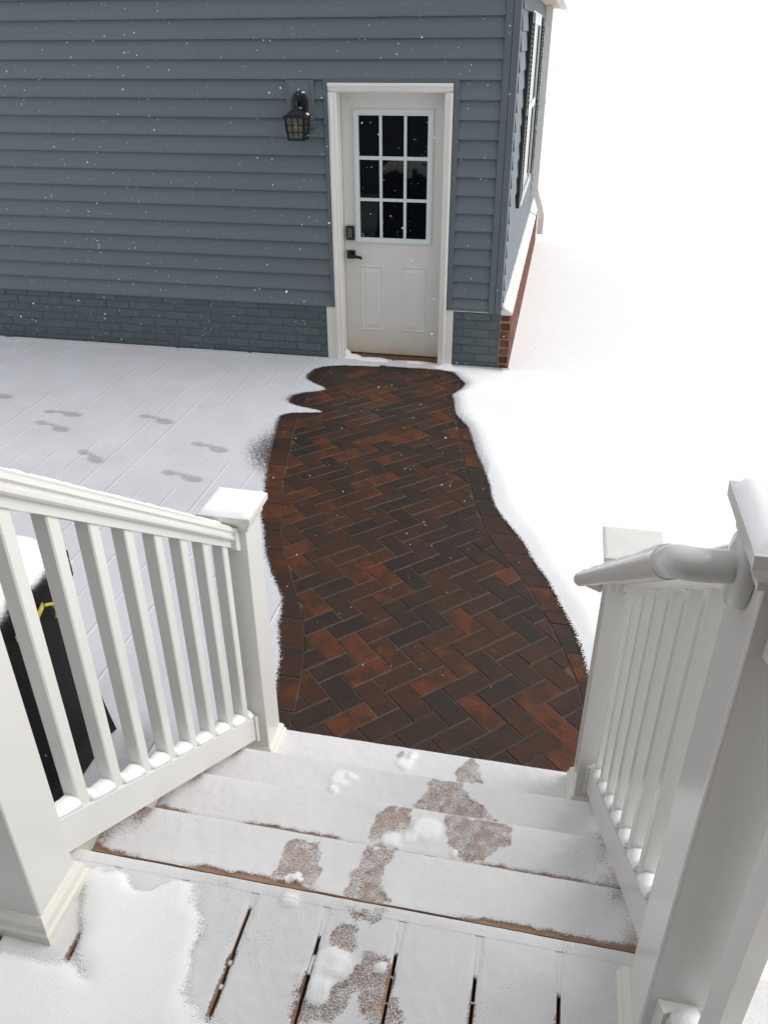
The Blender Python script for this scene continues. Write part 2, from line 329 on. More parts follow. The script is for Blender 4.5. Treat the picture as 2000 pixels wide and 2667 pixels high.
def grid_obj(name, X, Y, Z, attrs, m, **k):
    ny, nx = X.shape; co = np.stack([X, Y, Z], -1).reshape(-1, 3)
    idx = np.arange(ny*nx).reshape(ny, nx); q = np.stack([idx[:-1, :-1], idx[:-1, 1:], idx[1:, 1:], idx[1:, :-1]], -1).reshape(-1, 4)
    return raw_obj(name, co, q, {a: b.reshape(-1) for a, b in attrs.items()}, m, **k)
def raw_obj(name, co, q, attrs, m, **k):
    me = bpy.data.meshes.new(name); me.vertices.add(len(co)); me.vertices.foreach_set('co', co.astype(np.float32).ravel())
    me.loops.add(q.size); me.loops.foreach_set('vertex_index', q.astype(np.int32).ravel()); me.polygons.add(len(q))
    me.polygons.foreach_set('loop_start', np.arange(0, q.size, 4, dtype=np.int32)); me.polygons.foreach_set('loop_total', np.full(len(q), 4, dtype=np.int32))
    me.update(calc_edges=True); me.polygons.foreach_set('use_smooth', np.ones(len(q), dtype=bool)); me.materials.append(M[m])
    for a, b in attrs.items():
        t = me.attributes.new(a, 'FLOAT', 'POINT'); t.data.foreach_set('value', b.astype(np.float32))
    return link(name, me, **k)
xs = np.concatenate([np.arange(-5.2, -1.9, .03), np.arange(-1.9, 2.6, .018), np.arange(2.6, 6.0, .08)]); yv = np.concatenate([np.arange(-8.0, -5, .06), np.arange(-5, -.012, .018), [-.012]])
X, Y = np.meshgrid(xs, yv)
sl = np.interp(-Y, [-a for a, _ in SL], [b for _, b in SL]); sr = np.interp(-Y, [-a for a, _ in SR], [b for _, b in SR])
wob = (vnoise(X, Y, 5, 1)-.5)*.022+(vnoise(X, Y, 40, 2)-.5)*.006
dl = sl-X+wob; dr = X-sr+wob*.8; dt = Y+.135-.05*(vnoise(X, Y, 6, 5)-.5)+wob
dz_ = .66*np.exp(-((Y+1.86)/.46)**2)+.45*np.exp(-((Y+.85)/.45)**2)+.25*(Y < -2.4)
cl = smooth((dl+.035)/.075)*(1-dz_*(1-smooth(dl/(.07+.36*np.exp(-((Y+1.86)/.46)**2)+.16*np.exp(-((Y+.9)/.4)**2)))))
cr = smooth((dr+.03)/.075); ct = smooth((dt+.03)/.08)
cover = np.maximum(np.maximum(cl, cr), ct)
fresh = smooth((dr-.015)/.06)*(Y < -.06)*1.0
fresh = np.where((X > 1.45), 1, fresh)
# bare strip along the foot of the wall
cover = np.where((Y > -.020-.014*vnoise(X, Y, 9, 9)) & (X < -.06), 0, cover)
foot = np.zeros_like(X)
FP = [((-2.44, -1.30), (-2.265, -1.322)), ((-1.777, -1.522), (-1.573, -1.536)), ((-1.727, -1.716), (-1.521, -1.787)), ((-1.048, -1.469), (-.861, -1.526)), ((-1.188, -2.093), (-1.041, -2.18)), ((-.492, -1.836), (-.313, -1.881)), ((-.511, -2.256), (-.316, -2.304))]
for (ax_, ay_), (bx_, by_) in FP:
    d = np.array([bx_-ax_, by_-ay_]); Ld = np.hypot(*d); d /= Ld; u = (X-ax_)*d[0]+(Y-ay_)*d[1]; v = -(X-ax_)*d[1]+(Y-ay_)*d[0]
    e1 = 1-np.hypot((u+.0)/.062, v/.034); e2 = 1-np.hypot((u-Ld+.015)/.085, (v+.006)/.046); e3 = 1-np.hypot((u-Ld/2)/.09, (v-.012)/.020)
    foot = np.maximum(foot, np.clip(np.maximum(np.maximum(e1, e2), e3*.7)*3.5, 0, 1))
# scuffed slush around the grill's foot
gs = np.exp(-(((X-.34)/.10)**2+((Y+4.40)/.16)**2)); foot = np.maximum(foot, np.clip(gs*1.3-.35+.5*(vnoise(X, Y, 22, 4)-.5), 0, .9))
Z = .002+.007*cover-.004*foot+.0015*vnoise(X, Y, 20, 3)
Z = Z+np.where(dr > -.02, 0.022*smooth((dr+.01)/.12)*(1+.3*(vnoise(X, Y, 2.5, 6)-.5))*smooth((-Y-.05)/.3), 0)
Z = Z+np.where(ct > .5, .006*ct, 0)
grid_obj('ground_snow', X, Y, Z, dict(cover=cover, fresh=fresh, foot=foot), 'snow_ground', kind='stuff', label='thin grey snow over the patio with shoe prints, deeper white beside the walkway', category='snow')

# ------------------------------------------------------------------ the garage with the white door
house = empty('house', (0, .1, 0), label='blue grey clapboard garage wing with white side door', category='house')
C = .127; ZB = .45; ZT = 3.02; XL = -5.2; XC = 1.352; YB = 5.2
Minv = Vector((0, -.1, 0))
class HP:  # children are modelled in world coordinates, the parent Empty sits at the wall's foot
    pass
def hdone(name, bm, m, parent=None, **k):
    par = parent or house
    o = done(name, bm, m, par, **k); o.matrix_parent_inverse = Matrix.Translation(-Vector((0, .1, 0))) if par is house else Matrix.Identity(4); return o
def hbx(name, m, *a, bev=0, parent=None, **k):
    bm = bmesh.new(); box(bm, *a, bev=bev); return hdone(name, bm, m, parent, **k)
# structural walls (door opening left free)
bm = bmesh.new()
box(bm, XL, -.0, .004, .25, -.05, ZT); box(bm, .915, XC-.004, .004, .25, -.05, ZT); box(bm, .0, .915, .004, .25, 2.06, ZT)
box(bm, XC-.25, XC-.004, .25, YB, -.05, 2.75); box(bm, XL, XC-.25, YB-.2, YB, -.05, 2.75); box(bm, XL, XL+.2, .25, YB-.2, -.05, 2.75)
hdone('wall', bm, 'trim')
# gable and roof above the picture
bm = bmesh.new(); mid = (XL+XC)/2
loft(bm, [[(XL, y, ZT), (XC, y, ZT), (mid, y, ZT+1.6)] for y in (.004, .2)]); hdone('gable', bm, 'siding')
bm = bmesh.new()
for sg in (-1, 1):
    xe = mid+sg*(XC-mid+.17); loft(bm, [[(mid, y, ZT+1.72), (xe, y, 2.76), (xe, y, 2.88), (mid, y, ZT+1.86)] for y in (-.1, YB+.3)])
hdone('roof', bm, 'roof')
def clap(x0, x1, z0, h=C, lip=.022):
    bm = bmesh.new(); loft(bm, [[(x, .003, z0), (x, -lip, z0), (x, -lip-.0005, z0+.012), (x, -.001, z0+h+.004), (x, .003, z0+h+.004)] for x in (x0, x1)]); return bm
nC = int((ZT-ZB)/C)
SEAM = {14: -.82, 15: -.30, 16: -.62, 17: .35, 13: -.11, 8: -1.05, 5: -2.2, 10: -1.9, 3: -1.4, 11: -2.6, 6: -.9}
def tj(): return random.uniform(-.0006, .0006)
for k in range(nC):
    z = ZB+k*C; x1 = -.028 if k < 13 else 1.252
    cuts = [XL, x1]
    if k in SEAM and SEAM[k] < x1: cuts = [XL, SEAM[k], x1]
    for a, b in zip(cuts, cuts[1:]): hdone('siding_board', clap(a, b-(.001 if b != x1 else 0), z+tj()), 'siding')
    if k < 13 and z+C > .50: hdone('siding_board', clap(.960, 1.252, max(z, .488), C if z > .488 else z+C-.488), 'siding')
# channels framing the siding at the door, and bottom strips
for nm, a in (('side_channel', (-.030, -.002, -.026, .003, ZB, 2.101)), ('side_channel', (.920, 0.960, -.026, .003, .478, 2.101)), ('head_channel', (-.030, .960, -.0255, .003, 2.083, 2.106)), ('bottom_channel', (.960, 1.252, -.0255, .003, .474, .490))):
    hbx(nm, 'trim', *a, bev=.003)
hbx('drip_strip', 'creme', .975, 1.252, -.010, .002, .462, .473, bev=.002)
# corner post, two leaves with a centre groove
bm = bmesh.new(); box(bm, 1.252, 1.300, -.029, .05, .462, ZT, bev=.004); box(bm, 1.303, 1.353, -.029, .09, .462, ZT, bev=.004); hdone('corner_post', bm, 'trim')
# painted brick foundation
def brick_mesh(L, H, D, m):
    bm = bmesh.new(); i = .0035
    loft(bm, [[(-L/2, 0, -H/2), (L/2, 0, -H/2), (L/2, 0, H/2), (-L/2, 0, H/2)], [(-L/2, -D*.7, -H/2), (L/2, -D*.7, -H/2), (L/2, -D*.7, H/2), (-L/2, -D*.7, H/2)], [(-L/2+i, -D, -H/2+i), (L/2-i, -D, -H/2+i), (L/2-i, -D, H/2-i), (-L/2+i, -D, H/2-i)]])
    me = bpy.data.meshes.new('brick'); bmesh.ops.recalc_face_normals(bm, faces=bm.faces[:]); bm.to_mesh(me); bm.free(); me.materials.append(M[m]); return me
BC = .0685; BLn = .205
def found(x0, x1, ph):
    bm = bmesh.new(); box(bm, x0, x1, -.002, .003, -.05, .462); f = hdone('brick_foundation', bm, 'paint_brick')
    cache = {}
    for r in range(7):
        z = -.016+r*BC+BC/2
        if z > .47: break
        H = min(.0585, 2*(.458-z)) if z+.03 > .458 else .0585
        x = x0-(BLn+.01)*((ph+.5*(r % 2)) % 1)
        while x < x1:
            a, b = max(x, x0)+.002, min(x+BLn, x1)-.002
            if b-a > .03:
                key = (round(b-a, 2), round(H, 3))
                if key not in cache: cache[key] = brick_mesh(key[0], key[1], .0055, 'paint_brick')
                o = link('brick', cache[key], f, ((a+b)/2, -.002+random.uniform(-.0015, .0015), z)); o.rotation_euler = (random.uniform(-.02, .02), random.uniform(-.006, .006), random.uniform(-.008, .008))
            x += BLn+.01
    return f
found(-3.4, -.078, .3); found(.975, 1.350, .62)
hbx('brick_foundation', 'paint_brick', XL, -3.402, -.006, .003, -.05, .462)
# unpainted brick skirt on the right-hand side, its end towards us
bm = bmesh.new(); box(bm, 1.351, 1.430, -.004, YB, -.05, .450); sk = hdone('brick_skirt', bm, 'mortar')
me = brick_mesh(.066, .0565, .006, 'red_brick')
for r in range(7):
    z = -.02+r*BC+BC/2
    if z > .44: break
    o = link('brick', me, sk, (1.3915+random.uniform(-.002, .002), -.004, z)); o.scale = (1, 1, 1 if z < .41 else .7)
me = brick_mesh(.2, .0575, .007, 'red_brick')
for r in range(7):
    z = -.02+r*BC+BC/2
    if z > .44: break
    for c in range(7):
        o = link('brick', me, sk, (1.430, .10-(.105 if r % 2 else 0)+c*.21+.005, z)); o.rotation_euler = (0, 0, math.pi/2); o.scale = (1, 1, 1 if z < .41 else .7)
bm = bmesh.new()
for r in range(7):
    z = -.02+r*BC
    if z > .40: break
    for c in range(17): y = 1.49-(.105 if r % 2 else 0)+c*.21; box(bm, 1.429, 1.437, y, y+.2, z+.005, z+.062)
o = done('brick_courses', bm, 'red_brick', sk, kind='stuff')
bm = bmesh.new(); loft(bm, [[(1.352, y, .452), (1.440, y, .452), (1.440, y, .468), (1.352, y, .492)] for y in (-.006, YB)]); hdone('ledge', bm, 'creme')
# side wall siding
for k in range(18):
    z = .49+k*C
    if z > 2.6: break
    bm = bmesh.new(); loft(bm, [[(XC-.004, y, z), (XC+.013, y, z), (XC+.013, y, z+.01), (XC+.001, y, z+C+.004), (XC-.004, y, z+C+.004)] for y in (.088, YB)]); hdone('siding_board', bm, 'siding')
# window with dark shutters on the side wall, downspout, eave
def shutter(y0, y1):
    bm = bmesh.new(); box(bm, 1.366, 1.392, y0, y0+.05, 1.12, 2.52, .003); box(bm, 1.366, 1.392, y1-.05, y1, 1.12, 2.52, .003)
    for a, b in ((1.12, 1.20), (1.80, 1.86), (2.45, 2.52)): box(bm, 1.366, 1.390, y0+.05, y1-.05, a, b)
    s = hdone('shutter', bm, 'shutter'); bm = bmesh.new(); z = 1.20
    while z < 2.44:
        if not 1.77 < z < 1.86: loft(bm, [[(1.368, y, z+.03), (1.388, y, z), (1.390, y, z+.004), (1.370, y, z+.034)] for y in (y0+.05, y1-.05)])
        z += .032
    done('louvers', bm, 'shutter', s)
shutter(.80, 1.22); shutter(2.88, 3.30)
win = empty('window', (1.36, 2.05, 1.10)); win.parent = house; win.matrix_parent_inverse = Matrix.Translation(-Vector((0, .1, 0)))
def wpart(name, m, *a):
    o = bx(name, m, win, *a); o.matrix_parent_inverse = Matrix.Translation(-Vector((1.36, 2.05, 1.10))); return o
for a in ((1.36, 1.376, 1.25, 1.33, 1.10, 2.54), (1.36, 1.376, 2.77, 2.85, 1.10, 2.54), (1.36, 1.376, 1.33, 2.77, 2.45, 2.54), (1.36, 1.374, 1.33, 2.77, 1.78, 1.84)): wpart('frame', 'lite', *a)
wpart('sill', 'lite', 1.36, 1.384, 1.22, 2.87, 1.06, 1.10)
for a in ((1.10, 1.78), (1.84, 2.45)): wpart('pane', 'glass', 1.362, 1.368, 1.33, 2.77, *a)
bm = bmesh.new()
def sq(p, s=.035): return [(p[0]-s, p[1]-s*1.2, p[2]), (p[0]+s, p[1]-s*1.2, p[2]), (p[0]+s, p[1]+s*1.2, p[2]), (p[0]-s, p[1]+s*1.2, p[2])]
loft(bm, [sq((1.405, 4.15, 2.652)), sq((1.405, 4.15, .80)), sq((1.425, 4.15, .72)), sq((1.485, 4.15, .56)), sq((1.505, 4.15, .48)), sq((1.505, 4.15, .26))]); hdone('downspout', bm, 'alu')
hbx('downspout_strap', 'alu', 1.352, 1.446, 4.09, 4.21, 1.70, 1.73)
hbx('soffit', 'soffit', 1.354, 1.50, .10, YB+.2, 2.655, 2.675); hbx('gutter', 'creme', 1.50, 1.58, .10, YB+.2, 2.64, 2.75, bev=.01)

# door casing (brick mould profile), jambs, plinths
def mould(name, a, b, side):
    return None
bm = bmesh.new()
for x0, x1, sgn in ((-.0, .060, 1), (.917, .857, -1)):
    prof = [(x0, .003), (x0, -.024), (x0+sgn*.010, -.030), (x0+sgn*.022, -.030), (x0+sgn*.030, -.021), (x0+sgn*.052, -.016), (x0+sgn*.060, -.008), (x0+sgn*.060, .003)]
    loft(bm, [[(x, y, z) for x, y in prof] for z in (-.01, 2.020)])
prof = [(2.080, .003), (2.080, -.0242), (2.070, -.0302), (2.058, -.0302), (2.050, -.0212), (2.028, -.0162), (2.0205, -.0082), (2.0205, .003)]
loft(bm, [[(x, y, z) for z, y in prof] for x in (.0, .917)]); casing = hdone('door_casing', bm, 'casing')
bm = bmesh.new(); box(bm, .030, .058, .0035, .17, -.01, 2.035); box(bm, .859, .887, .0035, .17, -.01, 2.035); box(bm, .058, .859, .0035, .17, 2.018, 2.04); done('jamb', bm, 'casing', casing)
for a in ((-.078, -.001, -.013, .002, -.01, .447), (.918, .974, -.013, .002, -.01, .472)): o = bx('plinth', 'casing', casing, *a, bev=.003)
o = bx('threshold', 'soil', casing, .058, .859, .02, .19, -.02, .016)
# door leaf
door = empty('door', (.455, .12, .02)); door.parent = house; door.matrix_parent_inverse = Matrix.Translation(-Vector((0, .1, 0)))
def dp(name, bm, m, **k):
    o = done(name, bm, m, door, **k); o.matrix_parent_inverse = Matrix.Translation(-Vector((.455, .12, .02))); return o
DY = .12; bm = bmesh.new(); sx0, sx1, sz0, sz1 = .061, .856, .026, 2.016
gx0, gx1, gz0, gz1 = .190, .726, .978, 1.865
box(bm, sx0, gx0, DY, DY+.045, sz0, sz1); box(bm, gx1, sx1, DY, DY+.045, sz0, sz1); box(bm, gx0, gx1, DY, DY+.045, gz1, sz1); box(bm, gx0, gx1, DY, DY+.045, sz0, gz0)
bmesh.ops.remove_doubles(bm, verts=bm.verts[:], dist=1e-5); dp('door_leaf', bm, 'door')
def ring(bm, x0, x1, z0, z1, prof):
    # prof: list of (inset, y) swept round the rectangle
    R = []
    for i, y in prof: R.append([(x0+i, y, z0+i), (x1-i, y, z0+i), (x1-i, y, z1-i), (x0+i, y, z1-i)])
    loft(bm, R, cap=False)
for x0, x1, z0, z1 in ((.188, .380, .226, .764), (.532, .726, .230, .768)):
    bm = bmesh.new(); ring(bm, x0, x1, z0, z1, [(0, DY+.0005), (.004, DY-.005), (.010, DY-.006), (.016, DY-.0008), (.024, DY-.0006), (.030, DY-.001), (.048, DY-.007)])
    vs = [bm.verts.new(v) for v in ((x0+.048, DY-.007, z0+.048), (x1-.048, DY-.007, z0+.048), (x1-.048, DY-.007, z1-.048), (x0+.048, DY-.007, z1-.048))]; bm.faces.new(vs)
    bmesh.ops.remove_doubles(bm, verts=bm.verts[:], dist=1e-5); dp('raised_panel', bm, 'door')
bm = bmesh.new(); ring(bm, .150, .764, .940, 1.904, [(0, DY+.0005), (.002, DY-.012), (.012, DY-.016), (.026, DY-.014), (.034, DY-.010), (.043, DY-.009), (.044, DY+.012)]); dp('lite_frame', bm, 'lite')
gl = (.194, .3505, .3725, .5395, .5615, .722); gz = (.984, 1.2575, 1.2805, 1.5555, 1.5815, 1.860)
for x0, x1 in ((.3505, .3725), (.5395, .5615)):
    bm = bmesh.new(); box(bm, x0, x1, DY-.006, DY+.006, .984, 1.860, bev=.003); dp('muntin', bm, 'lite')
for z0, z1 in ((1.2575, 1.2805), (1.5555, 1.5815)):
    for a, b in ((.194, .3505), (.3725, .5395), (.5615, .722)):
        bm = bmesh.new(); box(bm, a-.002, b+.002, DY-.005, DY+.006, z0, z1, bev=.003); dp('muntin', bm, 'lite')
for i in range(3):
    for j in range(3):
        bm = bmesh.new(); box(bm, gl[2*i]-.002, gl[2*i+1]+.002, DY+.004, DY+.008, gz[2*j]-.002, gz[2*j+1]+.002); dp('pane', bm, 'glass')
bm = bmesh.new(); box(bm, .077, .143, DY-.024, DY-.0002, .960, 1.070, bev=.009); k = dp('keypad', bm, 'black')
bm = bmesh.new()
for i in range(2):
    for j in range(5): box(bm, .096+i*.018, .105+i*.018, DY-.0247, DY-.0235, .985+j*.015, .992+j*.015)
dp('key_marks', bm, 'keys')
bm = bmesh.new(); box(bm, .079, .146, DY-.012, DY-.0002, .813, .880, bev=.004); tube(bm, [(.112, DY-.01, .846), (.112, DY-.05, .846)], .012)
loft(bm, [[(x, y-.006, z-h), (x, y+.006, z-h), (x, y+.006, z+h), (x, y-.006, z+h)] for x, y, z, h in ((.098, DY-.05, .848, .012), (.15, DY-.052, .842, .011), (.212, DY-.05, .830, .011))]); dp('lever_handle', bm, 'black')
# mounting block under the lamp, an L shaped siding block
bm = bmesh.new(); box(bm, -.312, -.104, -.030, .0, 1.785, 2.098, bev=.003); box(bm, -.285, -.135, -.040, -.0295, 1.81, 2.085, bev=.004); hdone('lamp_block', bm, 'siding')

# ------------------------------------------------------------------ wall lantern
lamp = empty('wall_lantern', (-.205, -.034, 1.94), label='black metal carriage lantern on the siding beside the door', category='lamp')
def lpart(name, bm, m, **k):
    o = done(name, bm, m, lamp, **k); o.matrix_parent_inverse = Matrix.Translation(-Vector((-.205, -.034, 1.94))); return o
bm = bmesh.new(); n_ = 28
loft(bm, [[(-.207+r*.066*math.cos(t), y, 1.942+r*.084*math.sin(t)) for t in [2*math.pi*i/n_ for i in range(n_)]] for r, y in ((1, -.040), (1, -.050), (.8, -.056), (.5, -.058))]); lpart('backplate', bm, 'black')
bm = bmesh.new(); tube(bm, [(-.207, -.045, 1.93), (-.207, -.08, 1.965), (-.205, -.115, 1.975), (-.202, -.145, 1.955), (-.2, -.15, 1.92)], [.012, .011, .010, .009, .009], 10); lpart('arm', bm, 'black', smooth=True)
lx, ly = -.198, -.152
bm = bmesh.new(); loft(bm, [[(lx+sx*s, ly+sy_*s, z) for sx, sy_ in ((-1, -1), (1, -1), (1, 1), (-1, 1))] for s, z in ((.018, 1.925), (.024, 1.918), (.055, 1.893), (.058, 1.886), (.086, 1.870), (.086, 1.862), (.07, 1.860))]); lpart('lamp_roof', bm, 'black')
bm = bmesh.new()
for f in range(4):
    ca, sa = math.cos(f*math.pi/2), math.sin(f*math.pi/2)
    def R(u, d, z): return (lx+ca*u-sa*d, ly+sa*u+ca*d, z)
    for t in (-1, -.34, .34, 1):
        h = .0055 if abs(t) == 1 else .0032
        loft(bm, [[R(t*s*1-h, -s-h, z), R(t*s+h, -s-h, z), R(t*s+h, -s+h, z), R(t*s-h, -s+h, z)] for s, z in ((.056, 1.716), (.070, 1.862))])
    for z, h in ((1.719, .008), (1.768, .0035), (1.815, .0035)):
        s = .056+(z-1.716)/.146*.014
        loft(bm, [[R(x, -s-.003, z-h), R(x, -s+.003, z-h), R(x, -s+.003, z+h), R(x, -s-.003, z+h)] for x in (-s, s)])
lpart('cage', bm, 'black')
for f in range(4):
    bm = bmesh.new(); ca, sa = math.cos(f*math.pi/2), math.sin(f*math.pi/2)
    vs = [bm.verts.new((lx+ca*u-sa*d, ly+sa*u+ca*d, z)) for u, d, z in ((-.054, -.054, 1.718), (.054, -.054, 1.718), (.068, -.068, 1.860), (-.068, -.068, 1.860))]; bm.faces.new(vs)
    g_ = bmesh.ops.extrude_face_region(bm, geom=bm.faces[:]);  bmesh.ops.translate(bm, verts=[v for v in g_['geom'] if isinstance(v, bmesh.types.BMVert)], vec=(-sa*.003, ca*.003, 0)); lpart('lamp_pane', bm, 'lampglass')
bm = bmesh.new(); tube(bm, [(lx+.012, ly-.071, 1.785), (lx+.012, ly-.0705, 1.83)], [.007, .007], 8); lpart('bulb_glint', bm, 'amber')
bm = bmesh.new(); lump(bm, (lx+.062, ly+.045, 1.872), (.022, .03, .016), 3); lump(bm, (-.175, -.05, 2.015), (.016, .008, .008), 4); lump(bm, (lx+.01, ly+.05, 1.915), (.012, .012, .010), 5)
done('lamp_snow', bm, 'snow', smooth=True, kind='stuff', label='small white snow clumps caught on the wall lantern', category='snow')

# snow drift in the door's corner and along the sill, snow on the side ledge
bm = bmesh.new(); lump(bm, (.085, .035, -.005), (.035, .055, .085), 11); lump(bm, (.13, .02, 0), (.10, .06, .038), 12); lump(bm, (.30, -.01, 0), (.24, .06, .022), 13); lump(bm, (.62, -.01, 0), (.30, .05, .016), 14); lump(bm, (.93, -.05, 0), (.06, .05, .03), 15)
done('door_snow', bm, 'snow', smooth=True, kind='stuff', label='small white snow drift piled on the door sill', category='snow')
bm = bmesh.new(); rings = []
for i in range(60):
    y = -.006+i*(YB)/59; j = .004*math.sin(i*1.7)+.003*math.sin(i*.6)
    rings.append([(1.355, y, .492), (1.441, y, .468), (1.444+j*.3, y, .474+j), (1.43, y, .488+j), (1.38, y, .508+j), (1.355, y, .520+j)])
loft(bm, rings); done('ledge_snow', bm, 'snow', smooth=True, kind='stuff', label='strip of snow on the ledge above the red brick', category='snow')

# ------------------------------------------------------------------ deck and steps
RISE, TX0, TX1 = .18, .817, 2.075
NOSE = [-4.365, -4.637, -4.908, -5.179, -5.440]
deck = empty('deck', (1.45, -5.44, 0), label='brown composite deck with white trimmed steps down to the walkway', category='deck')
def kpart(name, bm, m, par=None, **k):
    o = done(name, bm, m, par or deck, **k)
    if par is None: o.matrix_parent_inverse = Matrix.Translation(-Vector((1.45, -5.44, 0)))
    return o
sheets = []    # (x0,x1,y0,y1,z, level)
for s in range(4):
    z = RISE*(s+1); n0 = NOSE[s]; nb = NOSE[s+1]
    bm = bmesh.new(); box(bm, TX0, TX1, nb+.02-.035, nb+.02-.017, z-RISE+.0 if s == 0 else z-.18, z-.026+.0); 
    t = empty('tread', (1.45, n0, z)); t.parent = deck; t.matrix_parent_inverse = Matrix.Translation(-Vector((1.45, -5.44, 0)))
    def tp(name, bm, m):
        o = done(name, bm, m, t); o.matrix_parent_inverse = Matrix.Translation(-Vector((1.45, n0, z))); return o
    bm.free(); bm = bmesh.new(); box(bm, TX0+.005, TX1-.005, n0-.045, n0-.027, z-RISE, z-.0255); tp('riser', bm, 'creme')
    for y1, y0 in ((n0, n0-.1405), (n0-.1455, n0-.286)):
        bm = bmesh.new(); box(bm, TX0, TX1, y0, y1, z-.025, z, bev=.003); tp('board', bm, 'board'); sheets.append((TX0, TX1, y0, y1, z, s))
bm = bmesh.new(); box(bm, TX0, TX1, -5.457, -5.4405, .70, .900, bev=.001); kpart('fascia', bm, 'vinyl'); sheets.append((TX0, TX1, -5.4662, -5.4400, .9004, 6))
for gi, ys_ in ((0, -5.503), (1, -5.530), (2, -5.535), (3, -5.548), (4, -5.550), (-1, -5.52), (-2, -5.54), (5, -5.54)): sheets.append((1.286+.1465*gi-.006, 1.286+.1465*gi+.006, ys_, -5.4622, .8985, 5))
for gi, ya, yb in ((0, -5.612, -5.596), (0, -5.655, -5.640), (1, -5.60, -5.556), (2, -5.575, -5.565), (2, -5.62, -5.613), (3, -5.590, -5.583), (4, -5.61, -5.604)): sheets.append((1.286+.1465*gi-.005, 1.286+.1465*gi+.005, ya, yb, .8975, 7))
GX = [1.286+.1465*i for i in range(-6, 10)]
for a, b in zip(GX, GX[1:]):
    x0, x1 = a+.0026, b-.0026
    bm = bmesh.new(); box(bm, x0, x1, -7.95, -5.459, .875, .90, bev=.002); kpart('deck_board', bm, 'board'); sheets.append((x0, x1, -6.3, -5.462, .90, 4))
for a_, b_ in ((.45, TX0-.026), (TX1+.026, 2.6)):
    bm = bmesh.new(); box(bm, a_, b_, -5.4575, -5.44, .60, .897); kpart('rim_board', bm, 'creme')
bm = bmesh.new(); box(bm, .42, 2.62, -7.95, -5.48, .60, .8735); kpart('joists', bm, 'dark')
for x0, x1 in ((TX0-.024, TX0-.002), (TX1+.002, TX1+.024)):
    bm = bmesh.new(); loft(bm, [[(x, -4.38, .0), (x, -4.38, .20), (x, -5.30, .825), (x, -5.439, .895), (x, -5.439, .0)] for x in (x0, x1)]); kpart('skirt_board', bm, 'creme')

# snow on the deck and treads: per-board sheets with bare shoe patches
BARE = {4: [[(1.449, -5.514), (1.47, -5.491), (1.493, -5.505), (1.503, -5.527), (1.497, -5.543), (1.469, -5.545), (1.451, -5.534)], [(1.518, -5.547), (1.543, -5.536), (1.568, -5.531), (1.58, -5.548), (1.585, -5.601), (1.611, -5.627), (1.614, -5.656), (1.559, -5.668), (1.541, -5.636), (1.525, -5.603), (1.514, -5.573)], [(1.48, -5.599), (1.511, -5.589), (1.518, -5.605), (1.506, -5.644), (1.482, -5.666), (1.438, -5.68), (1.422, -5.671), (1.419, -5.625), (1.438, -5.644), (1.47, -5.651)], [(1.46, -5.455), (1.54, -5.45), (1.536, -5.472), (1.469, -5.472)]],
 3: [[(1.255, -5.213), (1.293, -5.194), (1.321, -5.2), (1.342, -5.232), (1.352, -5.285), (1.342, -5.312), (1.285, -5.308), (1.258, -5.306), (1.258, -5.257)], [(1.449, -5.192), (1.508, -5.184), (1.5, -5.216), (1.5, -5.255), (1.517, -5.312), (1.462, -5.323), (1.422, -5.315), (1.425, -5.255)]],
 2: [[(1.412, -4.965), (1.445, -4.925), (1.498, -4.92), (1.509, -4.979), (1.456, -5.001), (1.433, -5.025), (1.414, -5.036)], [(1.596, -4.917), (1.717, -4.91), (1.772, -4.918), (1.773, -4.963), (1.726, -5.014), (1.702, -5.043), (1.641, -5.04), (1.615, -4.995)], [(1.415, -5.036), (1.482, -5.05), (1.437, -5.064)]],
 1: [[(1.522, -4.643), (1.601, -4.639), (1.649, -4.697), (1.683, -4.713), (1.728, -4.761), (1.573, -4.771), (1.472, -4.761), (1.51, -4.716)]],
 0: [[(1.574, -4.453), (1.611, -4.374), (1.632, -4.374), (1.677, -4.474), (1.583, -4.48)], [(1.356, -4.405), (1.386, -4.392), (1.394, -4.408), (1.371, -4.427)]]}
LUMPS = {4: [(1.456, -5.59, .039), (1.473, -5.57, .034), (1.46, -5.627, .022), (1.557, -5.561, .012), (1.354, -5.468, .016)], 3: [(1.285, -5.307, .012), (1.31, -5.300, .014)], 2: [(1.469, -5.022, .025), (1.552, -4.97, .042), (1.52, -5.0, .02), (1.635, -5.028, .012)], 1: [(1.247, -4.703, .036), (1.233, -4.741, .020), (1.275, -4.69, .02)], 0: [(1.401, -4.440, .032), (1.421, -4.405, .018)]}
def sdf(X, Y, poly):
    P = np.array(poly); n = len(P); d = np.full(X.shape, 1e9); ins = np.zeros(X.shape, bool)
    for i in range(n):
        a, b = P[i], P[(i+1) % n]; e = b-a; t = np.clip(((X-a[0])*e[0]+(Y-a[1])*e[1])/(e@e), 0, 1)
        d = np.minimum(d, np.hypot(X-a[0]-e[0]*t, Y-a[1]-e[1]*t))
        c = ((a[1] > Y) != (b[1] > Y)) & (X < (b[0]-a[0])*(Y-a[1])/(b[1]-a[1]+1e-12)+a[0]); ins ^= c
    return np.where(ins, -d, d)
co_all, q_all, A = [], [], dict(cover=[], fresh=[], foot=[]); off = 0
